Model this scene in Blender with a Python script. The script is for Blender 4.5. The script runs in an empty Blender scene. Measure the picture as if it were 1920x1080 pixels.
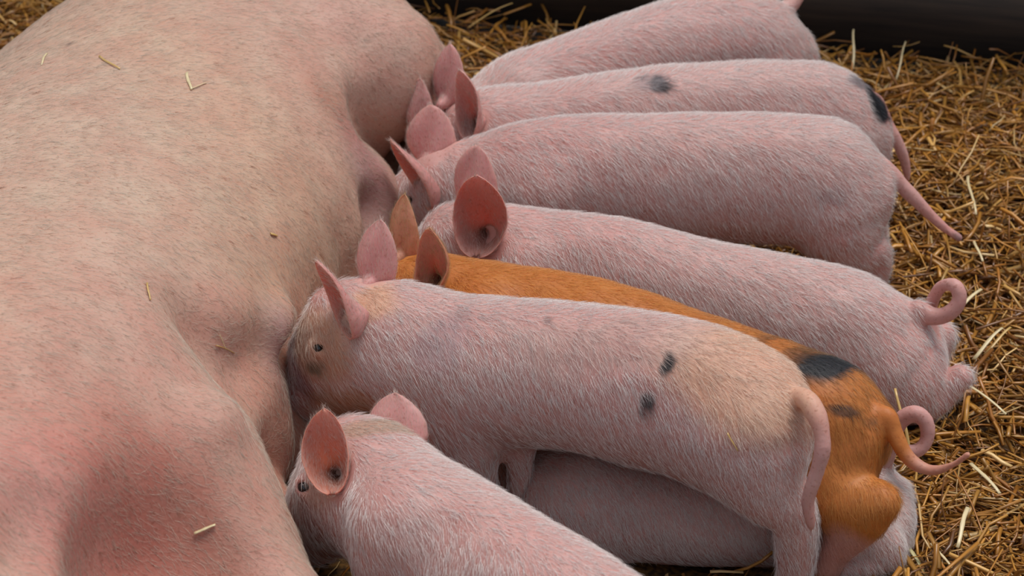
import bpy, math, random
import numpy as np
from mathutils import Vector, Matrix
random.seed(7); rng = np.random.default_rng(11)
SC = bpy.context.scene; COL = SC.collection

# ------------------------------------------------------------------ camera
CAM_D = 3.1; PITCH = math.radians(30); LENS = 85.0
FPX = LENS / 36 * 1920
CC = np.array([0, -CAM_D * math.cos(PITCH), CAM_D * math.sin(PITCH)])
FW = np.array([0, math.cos(PITCH), -math.sin(PITCH)]); RT = np.array([1.0, 0, 0]); UP = np.cross(RT, FW)
cd = bpy.data.cameras.new('camera'); cam = bpy.data.objects.new('camera', cd); COL.objects.link(cam)
cam.location = CC; cam.rotation_euler = (math.pi / 2 - PITCH, 0, 0)
cd.lens = LENS; cd.sensor_width = 36; cd.clip_end = 50
cd.dof.use_dof = True; cd.dof.focus_distance = 2.55; cd.dof.aperture_fstop = 9
SC.camera = cam
# ------------------------------------------------------------------ light
w = bpy.data.worlds.new('world'); SC.world = w; w.use_nodes = True
bg = w.node_tree.nodes['Background']; bg.inputs[0].default_value = (0.80, 0.88, 1.0, 1); bg.inputs[1].default_value = 0.50
sd = bpy.data.lights.new('sun', 'SUN'); sd.energy = 2.5; sd.angle = math.radians(34); sd.color = (1.0, 0.965, 0.93)
so = bpy.data.objects.new('sun', sd); COL.objects.link(so)
so.rotation_euler = Vector((-0.20, -0.20, -1.0)).to_track_quat('-Z', 'Y').to_euler()
SC.view_settings.view_transform = 'Standard'; SC.view_settings.look = 'None'
SC.view_settings.gamma = 1; SC.view_settings.use_curve_mapping = False; SC.view_settings.exposure = 0.0

def ray(px, py): return FW + RT * (px - 960) / FPX + UP * (540 - py) / FPX
def atz(px, py, z):
    r = ray(px, py); return CC + r * ((z - CC[2]) / r[2])

# ------------------------------------------------------------------ materials
def newmat(name):
    m = bpy.data.materials.new(name); m.use_nodes = True
    return m, m.node_tree.nodes, m.node_tree.links, m.node_tree.nodes['Principled BSDF']

def skin_mat(name, sss=0.35, bump=0.25, rough=0.5, mottle=0.5):
    m, N, L, B = newmat(name)
    at = N.new('ShaderNodeAttribute'); at.attribute_name = 'pigment'
    tc = N.new('ShaderNodeTexCoord')
    n1 = N.new('ShaderNodeTexNoise'); n1.inputs['Scale'].default_value = 22; n1.inputs['Detail'].default_value = 5
    L.new(tc.outputs['Object'], n1.inputs['Vector'])
    r1 = N.new('ShaderNodeValToRGB'); L.new(n1.outputs['Fac'], r1.inputs[0])
    r1.color_ramp.elements[0].position = 0.36; r1.color_ramp.elements[0].color = (0.93, 0.74, 0.72, 1)
    r1.color_ramp.elements[1].position = 0.66; r1.color_ramp.elements[1].color = (1, 1, 1, 1)
    mx = N.new('ShaderNodeMix'); mx.data_type = 'RGBA'; mx.blend_type = 'MULTIPLY'; mx.inputs[0].default_value = mottle
    L.new(at.outputs['Color'], mx.inputs[6]); L.new(r1.outputs[0], mx.inputs[7])
    n3 = N.new('ShaderNodeTexNoise'); n3.inputs['Scale'].default_value = 260; n3.inputs['Detail'].default_value = 3
    L.new(tc.outputs['Object'], n3.inputs['Vector'])
    r3 = N.new('ShaderNodeValToRGB'); L.new(n3.outputs['Fac'], r3.inputs[0])
    r3.color_ramp.elements[0].position = 0.30; r3.color_ramp.elements[0].color = (0.55, 0.38, 0.30, 1)
    r3.color_ramp.elements[1].position = 0.42; r3.color_ramp.elements[1].color = (1, 1, 1, 1)
    m3 = N.new('ShaderNodeMix'); m3.data_type = 'RGBA'; m3.blend_type = 'MULTIPLY'; m3.inputs[0].default_value = 0.5
    L.new(mx.outputs[2], m3.inputs[6]); L.new(r3.outputs[0], m3.inputs[7])
    L.new(m3.outputs[2], B.inputs['Base Color'])
    n2 = N.new('ShaderNodeTexNoise'); n2.inputs['Scale'].default_value = 180; n2.inputs['Detail'].default_value = 4
    L.new(tc.outputs['Object'], n2.inputs['Vector'])
    bp = N.new('ShaderNodeBump'); bp.inputs['Strength'].default_value = bump; bp.inputs['Distance'].default_value = 0.002
    L.new(n2.outputs['Fac'], bp.inputs['Height']); L.new(bp.outputs[0], B.inputs['Normal'])
    B.inputs['Subsurface Weight'].default_value = sss
    B.inputs['Subsurface Radius'].default_value = (1.0, 0.3, 0.18); B.inputs['Subsurface Scale'].default_value = 0.008
    B.inputs['Roughness'].default_value = rough; B.inputs['Specular IOR Level'].default_value = 0.3
    return m
M_SKIN = skin_mat('pig_skin'); M_SOW = skin_mat('sow_skin', 0.3, 0.4, 0.55, 0.7)
M_EAR = skin_mat('ear_skin', 0.45, 0.15, 0.5, 0.4)
def attr_mat(name, rough, spec, attr='pigment', trans=0.0):
    m, N, L, B = newmat(name)
    at = N.new('ShaderNodeAttribute'); at.attribute_name = attr
    L.new(at.outputs['Color'], B.inputs['Base Color'])
    B.inputs['Roughness'].default_value = rough; B.inputs['Specular IOR Level'].default_value = spec
    return m
M_HAIR = attr_mat('bristle_hair', 0.38, 0.6)
M_STRAW = attr_mat('straw', 0.33, 0.7)
def plain(name, c, rough, spec=0.5):
    m, N, L, B = newmat(name)
    tc = N.new('ShaderNodeTexCoord'); n = N.new('ShaderNodeTexNoise'); n.inputs['Scale'].default_value = 60
    L.new(tc.outputs['Object'], n.inputs['Vector'])
    r = N.new('ShaderNodeValToRGB'); L.new(n.outputs['Fac'], r.inputs[0])
    r.color_ramp.elements[0].color = tuple(x * 0.75 for x in c) + (1,); r.color_ramp.elements[1].color = tuple(min(1, x * 1.2) for x in c) + (1,)
    L.new(r.outputs[0], B.inputs['Base Color'])
    B.inputs['Roughness'].default_value = rough; B.inputs['Specular IOR Level'].default_value = spec
    return m
M_EYE = plain('eye_dark', (0.008, 0.006, 0.006), 0.08, 0.7)
M_HOOF = plain('hoof_horn', (0.16, 0.11, 0.08), 0.5)

# ------------------------------------------------------------------ object helpers
def tag(o, label=None, cat=None, group=None, kind=None):
    for k, v in (('label', label), ('category', cat), ('group', group), ('kind', kind)):
        if v: o[k] = v
    return o
def mesh_obj(name, verts, faces, mat, parent=None, loc=None, col=None, smooth=True):
    """faces: (n,4) or (n,3) int array; verts world space; loc = object's origin"""
    verts = np.asarray(verts, dtype=np.float32); faces = np.asarray(faces, dtype=np.int32)
    if loc is not None: verts = verts - np.asarray(loc, dtype=np.float32)
    me = bpy.data.meshes.new(name); k = faces.shape[1]
    me.vertices.add(len(verts)); me.vertices.foreach_set('co', verts.ravel())
    me.loops.add(faces.size); me.loops.foreach_set('vertex_index', faces.ravel())
    me.polygons.add(len(faces)); me.polygons.foreach_set('loop_start', np.arange(0, faces.size, k, dtype=np.int32))
    me.update(calc_edges=True)
    if smooth: me.polygons.foreach_set('use_smooth', np.ones(len(faces), dtype=bool))
    if col is not None:
        a = me.color_attributes.new('pigment', 'FLOAT_COLOR', 'POINT')
        c = np.ones((len(verts), 4), dtype=np.float32); c[:, :3] = col
        a.data.foreach_set('color', c.ravel())
    me.materials.append(mat)
    o = bpy.data.objects.new(name, me); COL.objects.link(o)
    if loc is not None and parent is None: o.location = loc
    if parent is not None: o.parent = parent
    return o
def empty(name, loc):
    o = bpy.data.objects.new(name, None); COL.objects.link(o); o.location = loc; o.empty_display_size = 0.05
    return o

def smooth_noise(P, scale, seed, n=10):
    """cheap band-limited noise: sum of random sines, roughly -1..1"""
    r = np.random.default_rng(seed); out = np.zeros(len(P))
    for _ in range(n):
        k = r.normal(size=3); k = k / np.linalg.norm(k) * scale * r.uniform(0.6, 1.6)
        out += np.sin(P @ k + r.uniform(0, 6.28))
    return out / math.sqrt(n / 2) / 1.5

# ------------------------------------------------------------------ distance-field body builder
class Field:
    def __init__(s, lo, hi, h):
        s.lo = np.array(lo, float); s.h = h
        s.n = np.ceil((np.array(hi) - s.lo) / h).astype(int) + 1
        s.F = np.full(s.n, 0.08, dtype=np.float32)
    def sub(s, lo, hi, k):
        i0 = np.clip(np.floor((np.array(lo) - k - s.lo) / s.h).astype(int), 0, s.n - 1)
        i1 = np.clip(np.ceil((np.array(hi) + k - s.lo) / s.h).astype(int) + 1, 0, s.n)
        ax = [s.lo[i] + s.h * np.arange(i0[i], i1[i], dtype=np.float32) for i in range(3)]
        X, Y, Z = np.meshgrid(*ax, indexing='ij', sparse=True)
        return (slice(i0[0], i1[0]), slice(i0[1], i1[1]), slice(i0[2], i1[2])), X.astype(np.float32), Y.astype(np.float32), Z.astype(np.float32)
    def put(s, sl, d, k, op='add'):
        a = s.F[sl]
        if op == 'cut': a = -a
        h = np.maximum(k - np.abs(a - d), 0) / k
        r = np.minimum(a, d) - h * h * k * 0.25
        s.F[sl] = -r if op == 'cut' else r
    def cone(s, a, b, ra, rb, k=0.02, op='add'):
        a = np.array(a, float); b = np.array(b, float); R = max(ra, rb)
        sl, X, Y, Z = s.sub(np.minimum(a, b) - R, np.maximum(a, b) + R, k + 0.01)
        if min(x.size for x in (X, Y, Z)) == 0: return
        ab = b - a; L2 = ab @ ab + 1e-12
        t = np.clip(((X - a[0]) * ab[0] + (Y - a[1]) * ab[1] + (Z - a[2]) * ab[2]) / L2, 0, 1)
        d = np.sqrt((X - a[0] - t * ab[0]) ** 2 + (Y - a[1] - t * ab[1]) ** 2 + (Z - a[2] - t * ab[2]) ** 2) - (ra + (rb - ra) * t)
        s.put(sl, d.astype(np.float32), k, op)
    def chain(s, pts, k=0.02, soft=0.006):
        """pts: list of (point, radius); joints share radii so the union inside is tight, then one blend with the body"""
        P = np.array([p for p, _ in pts]); R = max(r for _, r in pts)
        sl, X, Y, Z = s.sub(P.min(0) - R, P.max(0) + R, k + 0.01)
        if min(x.size for x in (X, Y, Z)) == 0: return
        D = None
        for (a, ra), (b, rb) in zip(pts[:-1], pts[1:]):
            a = np.asarray(a, float); ab = np.asarray(b, float) - a; L2 = ab @ ab + 1e-12
            t = np.clip(((X - a[0]) * ab[0] + (Y - a[1]) * ab[1] + (Z - a[2]) * ab[2]) / L2, 0, 1)
            d = np.sqrt((X - a[0] - t * ab[0]) ** 2 + (Y - a[1] - t * ab[1]) ** 2 + (Z - a[2] - t * ab[2]) ** 2) - (ra + (rb - ra) * t)
            if D is None: D = d
            elif soft: h = np.maximum(soft - np.abs(D - d), 0) / soft; D = np.minimum(D, d) - h * h * soft * 0.12
            else: D = np.minimum(D, d)
        s.put(sl, D.astype(np.float32), k)
    def ell(s, c, ax, rad, k=0.03, op='add'):
        """ax: 3 unit rows, rad: 3 radii"""
        c = np.array(c, float); ax = np.array(ax, float); rad = np.array(rad, float)
        e = np.sqrt(((ax * rad[:, None]) ** 2).sum(0))
        sl, X, Y, Z = s.sub(c - e, c + e, k + 0.01)
        if min(x.size for x in (X, Y, Z)) == 0: return
        q1 = 0; q2 = 0
        for i in range(3):
            u = (X - c[0]) * ax[i, 0] + (Y - c[1]) * ax[i, 1] + (Z - c[2]) * ax[i, 2]
            q1 = q1 + (u / rad[i]) ** 2; q2 = q2 + (u / rad[i] ** 2) ** 2
        k0 = np.sqrt(q1); d = k0 * (k0 - 1) / np.maximum(np.sqrt(q2), 1e-6)
        s.put(sl, d.astype(np.float32), k, op)
    def loft(s, O, U, W, us, vc, bb, aa, wc=None, k=0.02, pw=2.0):
        """body along axis U from origin O; V = z; W lateral. cross-section ellipse(bb up, aa lateral)"""
        us, vc, bb, aa = map(np.asarray, (us, vc, bb, aa))
        wc = np.zeros(len(us)) if wc is None else np.asarray(wc)
        fine = np.linspace(us[0], us[-1], 300)
        def cr(y):  # smooth interpolation (monotone-ish cubic by gaussian-softened linear)
            yl = np.interp(fine, us, y); sg = max(2, int(300 * 0.012 / (us[-1] - us[0])))
            kk = np.exp(-0.5 * (np.arange(-3 * sg, 3 * sg + 1) / sg) ** 2); kk /= kk.sum()
            return np.convolve(np.pad(yl, 3 * sg, mode='edge'), kk, mode='valid')
        fv, fa, fb, fw = cr(vc), cr(aa), cr(bb), cr(wc)
        R = max(bb.max(), aa.max()) + 0.01
        p0 = np.array(O) + np.outer(us, U) + np.outer(wc, W); 
        lo = np.minimum(p0.min(0), 9) - R; hi = p0.max(0) + R; lo[2] = (vc - bb).min() - 0.01; hi[2] = (vc + bb).max() + 0.01
        sl, X, Y, Z = s.sub(lo, hi, k + 0.01)
        u = ((X - O[0]) * U[0] + (Y - O[1]) * U[1]); wv = ((X - O[0]) * W[0] + (Y - O[1]) * W[1])
        shp = u.shape
        uf = u.ravel()
        g = lambda arr: np.interp(uf, fine, arr).reshape(shp).astype(np.float32)
        V0, A, B, W0 = g(fv), g(fa), g(fb), g(fw)
        du = np.maximum(np.maximum(us[0] - u, u - us[-1]), 0)
        q = np.sqrt(((Z - V0) / B) ** 2 + ((wv - W0) / A) ** 2 + (du / (0.32 * np.minimum(A, B))) ** 2)
        d = (q - 1) * np.minimum(A, B)
        s.put(sl, d.astype(np.float32), k)
    def at(s, P):
        i = np.round((P - s.lo) / s.h).astype(int)
        ok = np.all((i >= 0) & (i < s.n), axis=1)
        out = np.full(len(P), 0.08); j = i[ok]
        out[ok] = s.F[j[:, 0], j[:, 1], j[:, 2]]
        return out
    def mesh(s, iters=3):
        F = s.F; S = F < 0
        nx, ny, nz = F.shape
        cnt = sum(S[dx:nx - 1 + dx, dy:ny - 1 + dy, dz:nz - 1 + dz].astype(np.int8) for dx in (0, 1) for dy in (0, 1) for dz in (0, 1))
        act = (cnt > 0) & (cnt < 8)
        idx = np.full(act.shape, -1, dtype=np.int32); I = np.argwhere(act); idx[act] = np.arange(len(I))
        acc = np.zeros((len(I), 3)); num = np.zeros(len(I))
        cs = [(0, 0, 0), (1, 0, 0), (0, 1, 0), (1, 1, 0), (0, 0, 1), (1, 0, 1), (0, 1, 1), (1, 1, 1)]
        val = [F[I[:, 0] + a, I[:, 1] + b, I[:, 2] + c] for a, b, c in cs]
        for p in range(8):
            for ax in range(3):
                if cs[p][ax]: continue
                q = p + (1, 2, 4)[ax]; a, b = val[p], val[q]; m = (a < 0) != (b < 0)
                t = a[m] / (a[m] - b[m]); pos = np.tile(np.array(cs[p], float), (m.sum(), 1)); pos[:, ax] += t
                acc[m] += pos; num[m] += 1
        V = s.lo + (I + acc / num[:, None]) * s.h
        faces = []
        for ax in range(3):
            o1, o2 = [(1, 2), (2, 0), (0, 1)][ax]
            sh = [slice(None)] * 3; sh[ax] = slice(0, -1); sh2 = [slice(None)] * 3; sh2[ax] = slice(1, None)
            A = S[tuple(sh)]; Bm = S[tuple(sh2)]; E = np.argwhere(A != Bm)
            E = E[(E[:, o1] > 0) & (E[:, o2] > 0) & (E[:, o1] < F.shape[o1] - 1) & (E[:, o2] < F.shape[o2] - 1)]
            def cell(d1, d2):
                c = E.copy(); c[:, o1] -= d1; c[:, o2] -= d2; return idx[c[:, 0], c[:, 1], c[:, 2]]
            q = np.stack([cell(1, 1), cell(0, 1), cell(0, 0), cell(1, 0)], 1)
            flip = ~A[E[:, 0], E[:, 1], E[:, 2]]
            q[flip] = q[flip][:, ::-1]; faces.append(q)
        Fc = np.concatenate(faces); Fc = Fc[(Fc >= 0).all(1)]
        e = np.concatenate([Fc[:, [0, 1]], Fc[:, [1, 2]], Fc[:, [2, 3]], Fc[:, [3, 0]]])
        deg = np.bincount(e[:, 0], minlength=len(V)) + np.bincount(e[:, 1], minlength=len(V))
        for _ in range(iters):
            new = np.stack([np.bincount(e[:, 0], V[e[:, 1], i], len(V)) + np.bincount(e[:, 1], V[e[:, 0], i], len(V)) for i in range(3)], 1)
            V = V * 0.4 + 0.6 * new / np.maximum(deg, 1)[:, None]
        # keep only the biggest connected piece
        comp = np.arange(len(V))
        for _ in range(200):
            m = np.minimum(comp[e[:, 0]], comp[e[:, 1]]); new = comp.copy()
            np.minimum.at(new, e[:, 0], m); np.minimum.at(new, e[:, 1], m); new = new[new]; new = new[new]
            if (new == comp).all(): break
            comp = new
        big = np.bincount(comp).argmax(); keep = comp == big; re = np.cumsum(keep) - 1
        Fc = Fc[keep[Fc[:, 0]]]
        return V[keep], re[Fc]

def vnormals(V, Fc):
    n = np.cross(V[Fc[:, 2]] - V[Fc[:, 0]], V[Fc[:, 3]] - V[Fc[:, 1]])
    out = np.stack([sum(np.bincount(Fc[:, j], n[:, i], len(V)) for j in range(4)) for i in range(3)], 1)
    return out / np.maximum(np.linalg.norm(out, axis=1), 1e-12)[:, None]

HAIR_N = 1.0
def hair(V, Fc, N, count, flow, length, rad, colf, parent, loc, lift=0.35, keep=None, name='hair', seed=3, curl=0.2):
    r = np.random.default_rng(seed)
    n = np.cross(V[Fc[:, 2]] - V[Fc[:, 0]], V[Fc[:, 3]] - V[Fc[:, 1]]); ar = np.linalg.norm(n, axis=1)
    p = ar / ar.sum(); f = r.choice(len(Fc), int(count * HAIR_N), p=p)
    a, b = r.random(len(f))[:, None], r.random(len(f))[:, None]
    q = Fc[f]
    mixf = lambda A: (A[q[:, 0]] * (1 - a) + A[q[:, 1]] * a) * (1 - b) + (A[q[:, 3]] * (1 - a) + A[q[:, 2]] * a) * b
    P = mixf(V); NN = mixf(N); NN /= np.linalg.norm(NN, axis=1)[:, None]
    if keep is not None:
        m = keep(P, NN); P = P[m]; NN = NN[m]
    D = flow(P, NN) + r.normal(size=P.shape) * curl * 0.6
    D -= NN * (D * NN).sum(1)[:, None]; D /= np.maximum(np.linalg.norm(D, axis=1), 1e-6)[:, None]
    L = (length(P) if callable(length) else length) * r.uniform(0.55, 1.3, len(P))
    lf = lift * r.uniform(0.4, 1.5, len(P))
    side = np.cross(NN, D) * (r.normal(size=len(P)) * curl)[:, None]
    pts = np.empty((len(P), 4, 3))
    for j, s in enumerate((0, 0.35, 0.7, 1.0)):
        pts[:, j] = P + (D * s + NN * (lf * (s - 0.45 * s * s))[:, None] + side * s * s) * L[:, None] - NN * 0.0003 * (j == 0)
    hc = bpy.data.hair_curves.new(name); hc.add_curves([4] * len(P))
    flat = (pts.reshape(-1, 3) - np.asarray(loc)).astype(np.float32)
    hc.attributes['position'].data.foreach_set('vector', flat.ravel())
    ra = hc.attributes.get('radius') or hc.attributes.new('radius', 'FLOAT', 'POINT')
    rr = (rad * r.uniform(0.7, 1.25, len(P)))[:, None] * np.array([1, 0.85, 0.55, 0.12])
    ra.data.foreach_set('value', rr.astype(np.float32).ravel())
    c = np.ones((len(P), 4), np.float32); c[:, :3] = colf(P) * r.uniform(0.75, 1.15, len(P))[:, None]
    ca = hc.attributes.new('pigment', 'FLOAT_COLOR', 'CURVE'); ca.data.foreach_set('color', c.ravel())
    hc.materials.append(M_HAIR)
    o = bpy.data.objects.new(name, hc); COL.objects.link(o); o.parent = parent; o['kind'] = 'stuff'
    return o

def catmull(pts, n=6):
    pts = np.asarray(pts, float); P = np.vstack([2 * pts[0] - pts[1], pts, 2 * pts[-1] - pts[-2]]); out = []
    for i in range(1, len(P) - 2):
        for t in np.linspace(0, 1, n, endpoint=False):
            out.append(0.5 * (2 * P[i] + (P[i + 1] - P[i - 1]) * t + (2 * P[i - 1] - 5 * P[i] + 4 * P[i + 1] - P[i + 2]) * t * t + (3 * P[i] - P[i - 1] - 3 * P[i + 1] + P[i + 2]) * t ** 3))
    out.append(P[-2]); return np.array(out)

def unit(v): v = np.asarray(v, float); return v / np.linalg.norm(v)

def ear_mesh(B, T, face, W, c_in, c_out, c_rim, cup=1.0, bend=0.12, name='ear', parent=None, loc=None, th=0.003, twist=0.0):
    """spoon-shaped ear, rim from base B to tip T; 'face' = direction the hollow looks"""
    B, T = np.asarray(B, float), np.asarray(T, float); Dv = T - B; Ln = np.linalg.norm(Dv); D = Dv / Ln
    ns, nt = 34, 25
    sx = [0, .03, .08, .2, .42, .60, .76, .88, .95, .985, 1.0]; wx = [.16, .38, .58, .82, 1.0, .96, .78, .52, .30, .15, .03]
    dx = [0, .05, .14, .26, .42, .62, .82, 1.0]; dp = [0, .55, .95, 1.0, .72, .38, .14, .0]
    fine = np.linspace(0, 1, 101); ker = np.exp(-.5 * (np.arange(-9, 10) / 3.5) ** 2); ker /= ker.sum()
    sm = lambda xs, ys: np.convolve(np.pad(np.interp(fine, xs, ys), 9, mode='edge'), ker, mode='valid')
    dpf = sm(dx, dp)
    Nf = np.asarray(face, float); Nf = unit(Nf - D * (Nf @ D)); Sf = np.cross(D, Nf)
    G = np.zeros((ns, nt, 3)); Cin = np.zeros((ns, nt, 3)); Cout = np.zeros((ns, nt, 3)); TH = np.zeros((ns, nt))
    ph = abs(B[0] * 977) % 6.28; c_in, c_out, c_rim = map(np.array, (c_in, c_out, c_rim))
    skew = .09 * math.sin(ph * 3.1)
    for i in range(ns):
        s = (i / (ns - 1)); s = s * (0.55 + 0.45 * s) if s < 1 else 1.0; s = min(1, s * 1.0 + 0.0)
        hw = W / 2 * np.interp(s, sx, wx); dep = cup * 0.36 * W * np.interp(s, fine, dpf)
        tw = twist * s; N2 = Nf * math.cos(tw) + Sf * math.sin(tw); S2 = np.cross(D, N2)
        back = -bend * Ln * math.sin(math.pi * s) * .5 + bend * Ln * max(0, s - .6) ** 2 * 1.5
        for j in range(nt):
            t = -1 + 2 * j / (nt - 1); a = t * math.pi / 2
            curl = .10 * W * cup * abs(t) ** 3 * (1 - s)                       # rim rolls inward near the base
            canal = (.020 if face[0] > -.9 else .004) * math.exp(-((s - .17) / .07) ** 2 - ((t - .08) / .22) ** 2)
            fold = 0.0022 * math.sin(9 * t + 4 * s + ph) * (1 - s) * (1 - t * t)
            G[i, j] = B + D * Ln * s + S2 * (skew * W * math.sin(math.pi * s) + hw * math.sin(a) * (1 - .08 * math.cos(a))) + N2 * (back - dep * math.cos(a) ** .8 + curl - canal + fold + .0012 * math.sin(7 * s + 3 * t + ph))
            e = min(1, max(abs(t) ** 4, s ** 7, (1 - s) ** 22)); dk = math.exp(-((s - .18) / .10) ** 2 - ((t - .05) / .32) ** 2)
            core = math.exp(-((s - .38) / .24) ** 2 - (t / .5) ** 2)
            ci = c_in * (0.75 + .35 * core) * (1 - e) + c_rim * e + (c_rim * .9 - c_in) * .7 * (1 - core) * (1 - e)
            Cin[i, j] = ci * (1 - .8 * dk); Cout[i, j] = c_out * (1 - .5 * e) + c_rim * .5 * e  # dk paints the depth shade of the canal into the inner colour
            TH[i, j] = th * (0.3 + .7 * (1 - abs(t) ** 4)) * (1 - .55 * s)
    gu = np.gradient(G, axis=0); gv = np.gradient(G, axis=1); nn = np.cross(gu, gv); nn /= np.maximum(np.linalg.norm(nn, axis=2), 1e-9)[..., None]
    if (nn[ns // 2, nt // 2] @ Nf) > 0: nn = -nn
    O = G + nn * TH[..., None]
    V = np.concatenate([G.reshape(-1, 3), O.reshape(-1, 3)]); Cc = np.concatenate([Cin.reshape(-1, 3), Cout.reshape(-1, 3)])
    Fc = []; o = ns * nt
    for i in range(ns - 1):
        for j in range(nt - 1):
            a = i * nt + j; Fc.append((a, a + 1, a + nt + 1, a + nt)); Fc.append((o + a, o + a + nt, o + a + nt + 1, o + a + 1))
        a = i * nt; Fc.append((a, a + nt, o + a + nt, o + a)); a = i * nt + nt - 1; Fc.append((a, o + a, o + a + nt, a + nt))
    for j in range(nt - 1):
        Fc.append((j, o + j, o + j + 1, j + 1)); a = (ns - 1) * nt + j; Fc.append((a, a + 1, o + a + 1, o + a))
    Fc = np.array(Fc); N = vnormals(V, Fc)
    if N[o + (ns // 2) * nt + nt // 2] @ Nf > 0: Fc = Fc[:, ::-1]; N = -N
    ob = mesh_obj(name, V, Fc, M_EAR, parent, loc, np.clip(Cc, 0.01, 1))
    return ob, V, Fc, N

def blob(name, c, rad, mat, parent, loc, col=None, n=14, stretch=(1, 1, 1)):
    V = [(c[0], c[1], c[2] + rad * stretch[2])]
    for i in range(1, n):
        th = math.pi * i / n
        for j in range(2 * n):
            f = math.pi * j / n
            V.append((c[0] + rad * stretch[0] * math.sin(th) * math.cos(f), c[1] + rad * stretch[1] * math.sin(th) * math.sin(f), c[2] + rad * stretch[2] * math.cos(th)))
    V.append((c[0], c[1], c[2] - rad * stretch[2])); m = 2 * n; Fc = []
    for i in range(n - 2):
        for j in range(m): Fc.append((1 + i * m + j, 1 + (i + 1) * m + j, 1 + (i + 1) * m + (j + 1) % m, 1 + i * m + (j + 1) % m))
    for j in range(m):
        Fc.append((0, 1 + j, 1 + (j + 1) % m, 0)); k = 1 + (n - 2) * m; Fc.append((len(V) - 1, k + (j + 1) % m, k + j, len(V) - 1))
    Fc4 = [f for f in Fc if len(set(f)) == 4]; 
    # caps as thin quads: use neighbouring vertices
    for j in range(0, m, 2):
        Fc4.append((0, 1 + j, 1 + (j + 1) % m, 1 + (j + 2) % m)); k = 1 + (n - 2) * m
        Fc4.append((len(V) - 1, k + (j + 2) % m, k + (j + 1) % m, k + j))
    return mesh_obj(name, V, Fc4, mat, parent, loc, col)

FIELDS = []
PINK = np.array([0.60, 0.36, 0.32]); ROSE = np.array([0.60, 0.27, 0.24])

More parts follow.
